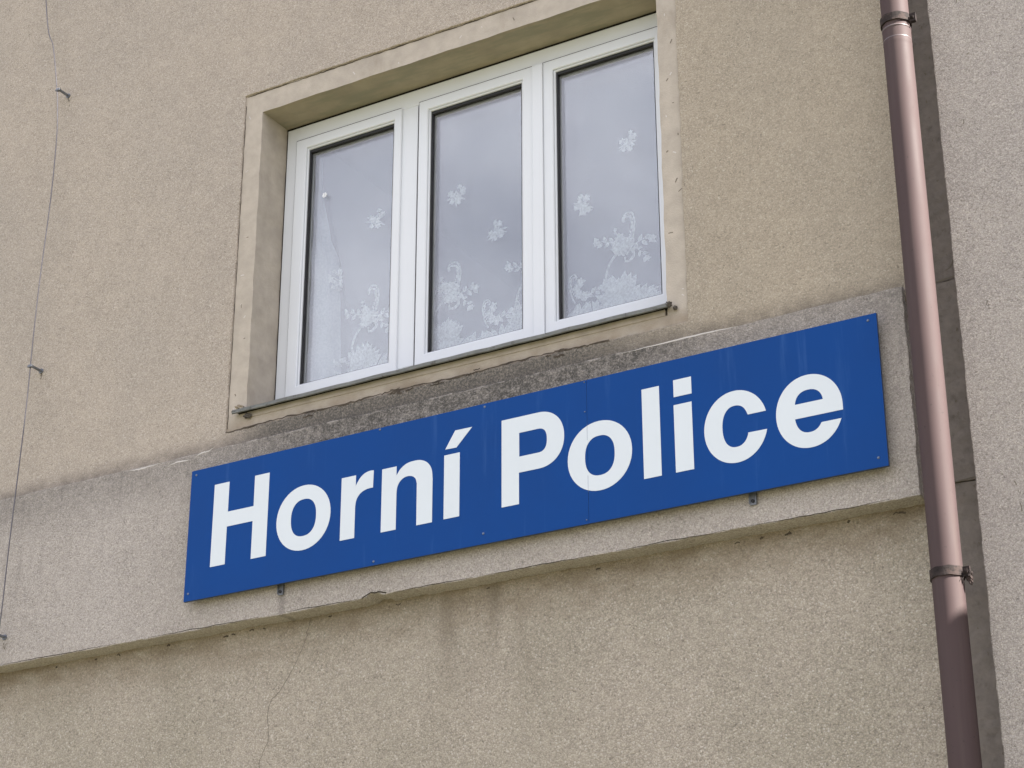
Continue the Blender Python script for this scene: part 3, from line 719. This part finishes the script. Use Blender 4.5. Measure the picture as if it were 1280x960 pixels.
for i in range(nx):
    for j in range(nz_): bm.faces.new((G[i][j], G[i+1][j], G[i+1][j+1], G[i][j+1])).material_index = 4
# gathered second layer at the left
prev = None
for j in range(91):
    z = z0+(z1-z0)*j/90; e = cv1(z-ZC); row = []
    for i in range(15):
        x = -5.56+(e+5.56)*i/14; row.append(bm.verts.new((x, cy_(x, z)-.018-.006*math.sin(i*.9+z*2), z)))
    if prev:
        for i in range(14): bm.faces.new((prev[i], prev[i+1], row[i+1], row[i])).material_index = 3
    prev = row
prev = None
for j in range(91):                       # outermost fold of the gathered part
    z = z0+(ZC+4.9-z0)*j/90; e = cv1(z-ZC)-.012-.02*(z-z0); row = []
    for i in range(13):
        x = -5.56+(e+5.56)*i/12; row.append(bm.verts.new((x, cy_(x, z)-.034-.008*math.sin(i*1.3+z*1.5), z)))
    if prev:
        for i in range(12): bm.faces.new((prev[i], prev[i+1], row[i+1], row[i])).material_index = 3
    prev = row
prev = None
for j in range(111):                      # front length of the curtain, right of the parting
    z = z0+(z1-z0)*j/110; e = cv2(z-ZC) if z-ZC < 5.05 else -5.56+(.12)*max(0, 1-(z-ZC-5.05)/.02); row = []
    for i in range(201):
        x = e+(x1-e)*i/200; row.append(bm.verts.new((x, cy_(x, z)+.010+.004*math.sin(x*23), z)))
    if prev:
        for i in range(200): bm.faces.new((prev[i], prev[i+1], row[i+1], row[i]))
    prev = row
nsheer = len(bm.faces)
cnt = [0]
def leaf(x, z, a, l, w, n=5):
    """one worked leaf of the lace"""
    cnt[0] += 1; yo = -.0012-cnt[0]*.000012; ca, sa = math.cos(a), math.sin(a); P = []
    for k in range(2*n):
        t = k/n if k <= n else 2-k/n; s = 1 if k <= n else -1
        u = l*t; v = s*w*.56*math.sin(PI*min(t**.75, 1))**.85
        P.append((x+u*ca-v*sa, z+u*sa+v*ca))
    vs = [bm.verts.new((p[0], cy_(*p)+yo, p[1])) for p in P]
    f = bm.faces.new(vs); f.material_index = 2
    cx_, cz_ = x+l*.5*ca, z+l*.5*sa; k_ = max(.45, 1-.0035/max(w*.5, .004)); cnt[0] += 1
    ins = [bm.verts.new((cx_+(p[0]-cx_)*k_, cy_(*p)+yo-.00001, cz_+(p[1]-cz_)*k_)) for p in P]
    out_ = [bm.verts.new((p[0], cy_(*p)+yo-.00001, p[1])) for p in P]
    for q in range(len(P)):
        f = bm.faces.new((out_[q], out_[(q+1) % len(P)], ins[(q+1) % len(P)], ins[q])); f.material_index = 1
def curl(pts, w0, w1):
    cnt[0] += 1; yo = -.0012-cnt[0]*.000012; q = catmull(pts, 6); prev = None; n = len(q)
    for i, p in enumerate(q):
        a = Vector(q[max(i-1, 0)]); c = Vector(q[min(i+1, n-1)]); d = (c-a).normalized(); s = Vector((-d.y, d.x)); w = w0+(w1-w0)*i/(n-1)
        L_, R_ = Vector(p)+s*w*.7, Vector(p)-s*w*.7
        r = [bm.verts.new((L_.x, cy_(*L_)+yo, L_.y)), bm.verts.new((R_.x, cy_(*R_)+yo, R_.y))]
        if prev: f = bm.faces.new((prev[0], prev[1], r[1], r[0])); f.material_index = 2
        prev = r
lr = random.Random(31)
def flower(x, z, r, n=6, a0=0):
    for k in range(n): leaf(x, z, a0+2*PI*k/n+lr.uniform(-.15, .15), r*lr.uniform(.85, 1.1), r*.62)
def sprig(x, z, s, a=0):
    for (u, v, r) in ((0, 0, .030), (.034, .026, .022), (-.030, .018, .020), (.012, -.034, .020), (-.022, -.030, .015), (.018, .052, .015)):
        ca, sa = math.cos(a), math.sin(a); flower(x+s*(u*ca-v*sa), z+s*(u*sa+v*ca), r*s, 6, lr.uniform(0, 1))
    for k in range(7): leaf(x, z, a+lr.uniform(0, 6.28), .062*s*lr.uniform(.8, 1.1), .013*s)
def spray(x, z, a, s, n=7):
    """leafy arm"""
    ca, sa = math.cos(a), math.sin(a)
    curl([(x, z), (x+.05*s*ca, z+.05*s*sa), (x+.10*s*ca-.01*s*sa, z+.10*s*sa+.01*s)], .006*s, .003*s)
    for k in range(n):
        t = .14*s*k/n; leaf(x+t*ca, z+t*sa, a+(.9 if k % 2 else -.9)+lr.uniform(-.2, .2), .040*s*lr.uniform(.8, 1.1), .019*s)
    flower(x+.13*s*ca, z+.13*s*sa, .024*s, 6)
def hook(x, z, s, flip=1):
    """scroll with a curled head: a double ribbon"""
    for o in (0, .016):
        pts = [(-.030, -.16), (-.006, -.11), (.012-o*.3, -.05), (.016-o, 0), (.002-o*.4, .040-o), (-.028, .046-o), (-.046+o*.5, .024), (-.040+o*.3, .004)]
        curl([(x+flip*u*s, z+v*s) for u, v in pts], .008*s, .005*s)
    for k in range(6): leaf(x+flip*(.008-.004*k)*s, z-.02*k*s, PI*.5+flip*(.2+lr.uniform(-.3, .3)), .022*s, .007*s)
P_ = .483
for k in range(-4, 2):
    X = -3.69+P_*k; Z = ZC
    hook(X+.045, Z+4.375, 1.05)                            # tall scroll
    for (u, v) in ((0, 4.27), (-.02, 4.30), (.025, 4.255), (-.005, 4.235)): flower(X+u, Z+v, .032, 7, lr.uniform(0, 1))
    spray(X-.02, Z+4.28, 2.9, .95); spray(X+.02, Z+4.25, .05, 1.0); spray(X+.06, Z+4.24, -.9, .8, 5); spray(X-.02, Z+4.29, 1.9, .5, 5)
    curl([(X+.035, Z+4.175), (X+.055, Z+4.20), (X+.03, Z+4.235), (X-.03, Z+4.225), (X-.075, Z+4.18), (X-.095, Z+4.12), (X-.085, Z+4.075)], .012, .008)
    curl([(X+.035, Z+4.175), (X+.01, Z+4.175), (X+.005, Z+4.20)], .010, .005)
    for j in range(15):                                     # acanthus fan at the hem
        a = PI*(.04+.92*j/14); l = .10+.055*math.sin(PI*j/14)+lr.uniform(-.02, .02); leaf(X-.03, Z+3.965, a, l, .052)
    for j in range(9): a = PI*(.1+.8*j/8); leaf(X-.03, Z+3.955, a, .095, .045)
    for j in range(8): leaf(X+.05+.022*j, Z+3.95+.010*math.sin(j), PI*.5-.9+lr.uniform(-.5, .6), .09-.003*j, .034)
    for j in range(5): flower(X+.07+.03*j, Z+3.96, .022, 6, j)
    hook(X-.275, Z+4.135, .72, -1)                          # small scroll between
    for (u, v) in ((-.245, 4.095), (-.225, 4.12), (-.235, 4.06), (-.20, 4.045)): flower(X+u, Z+v, .028, 6, lr.uniform(0, 1))
    spray(X-.22, Z+4.04, .25, .9); spray(X-.24, Z+4.04, 1.3, .5, 5)
    for j in range(9): flower(X-.29+.054*j, Z+3.885+lr.uniform(-.01, .015), .050, 8, j)
    for j in range(16): flower(X-.29+.030*j, Z+3.915+lr.uniform(-.012, .016), .026, 6, j)
    for j in range(9): leaf(X-.03+lr.uniform(-.06, .06), Z+4.02+lr.uniform(-.02, .03), PI*.5+lr.uniform(-1.2, 1.2), .07, .035)
    for j in range(6): flower(X+lr.uniform(-.04, .05), Z+4.25+lr.uniform(-.03, .05), .026, 6, j)
    for j in range(7): leaf(X-.26+.022*j, Z+3.94, PI*.5+lr.uniform(-.7, .7), .075, .028)
    for j in range(12): leaf(X-.30+.042*j, Z+3.90, PI*.5+lr.uniform(-.5, .5), .06, .03)
    sprig(X-.20, Z+4.513, 1.0, .5); sprig(X+.042, Z+4.785, 1.0, 0)
me = bpy.data.meshes.new('lace_curtain'); bm.to_mesh(me); bm.free()
cur = link('lace_curtain', me, [M['sheer'], M['lace'], M['lace_fill'], M['gather'], M['thin']])
for p in me.polygons[:nsheer]: p.use_smooth = True
tag(cur, 'sheer white lace curtain with floral scroll hem hanging behind the window', 'curtain')
# little white flower stuck inside the first pane
bm = bmesh.new(); fx, fz, fy = -5.3738, ZC+4.9744, WY+.0250
for k in range(6):
    a = 2*PI*k/6+.2; rr = []
    for yy in (fy-.0003*k, fy-.0003*k-.0002):
        rr.append([])
        for j in range(10):
            t = 2*PI*j/10; u = .0095+.0066*math.cos(t); v = .0042*math.sin(t); rr[-1].append(bm.verts.new((fx+u*math.cos(a)-v*math.sin(a), yy, fz+u*math.sin(a)+v*math.cos(a))))
    bm.faces.new(rr[1])
    for j in range(10): bm.faces.new((rr[0][j], rr[0][(j+1) % 10], rr[1][(j+1) % 10], rr[1][j]))
tag(finish('flower_sticker', bm, M['sticker']), 'tiny white flower decoration stuck on the upper left of the first window pane', 'sticker')
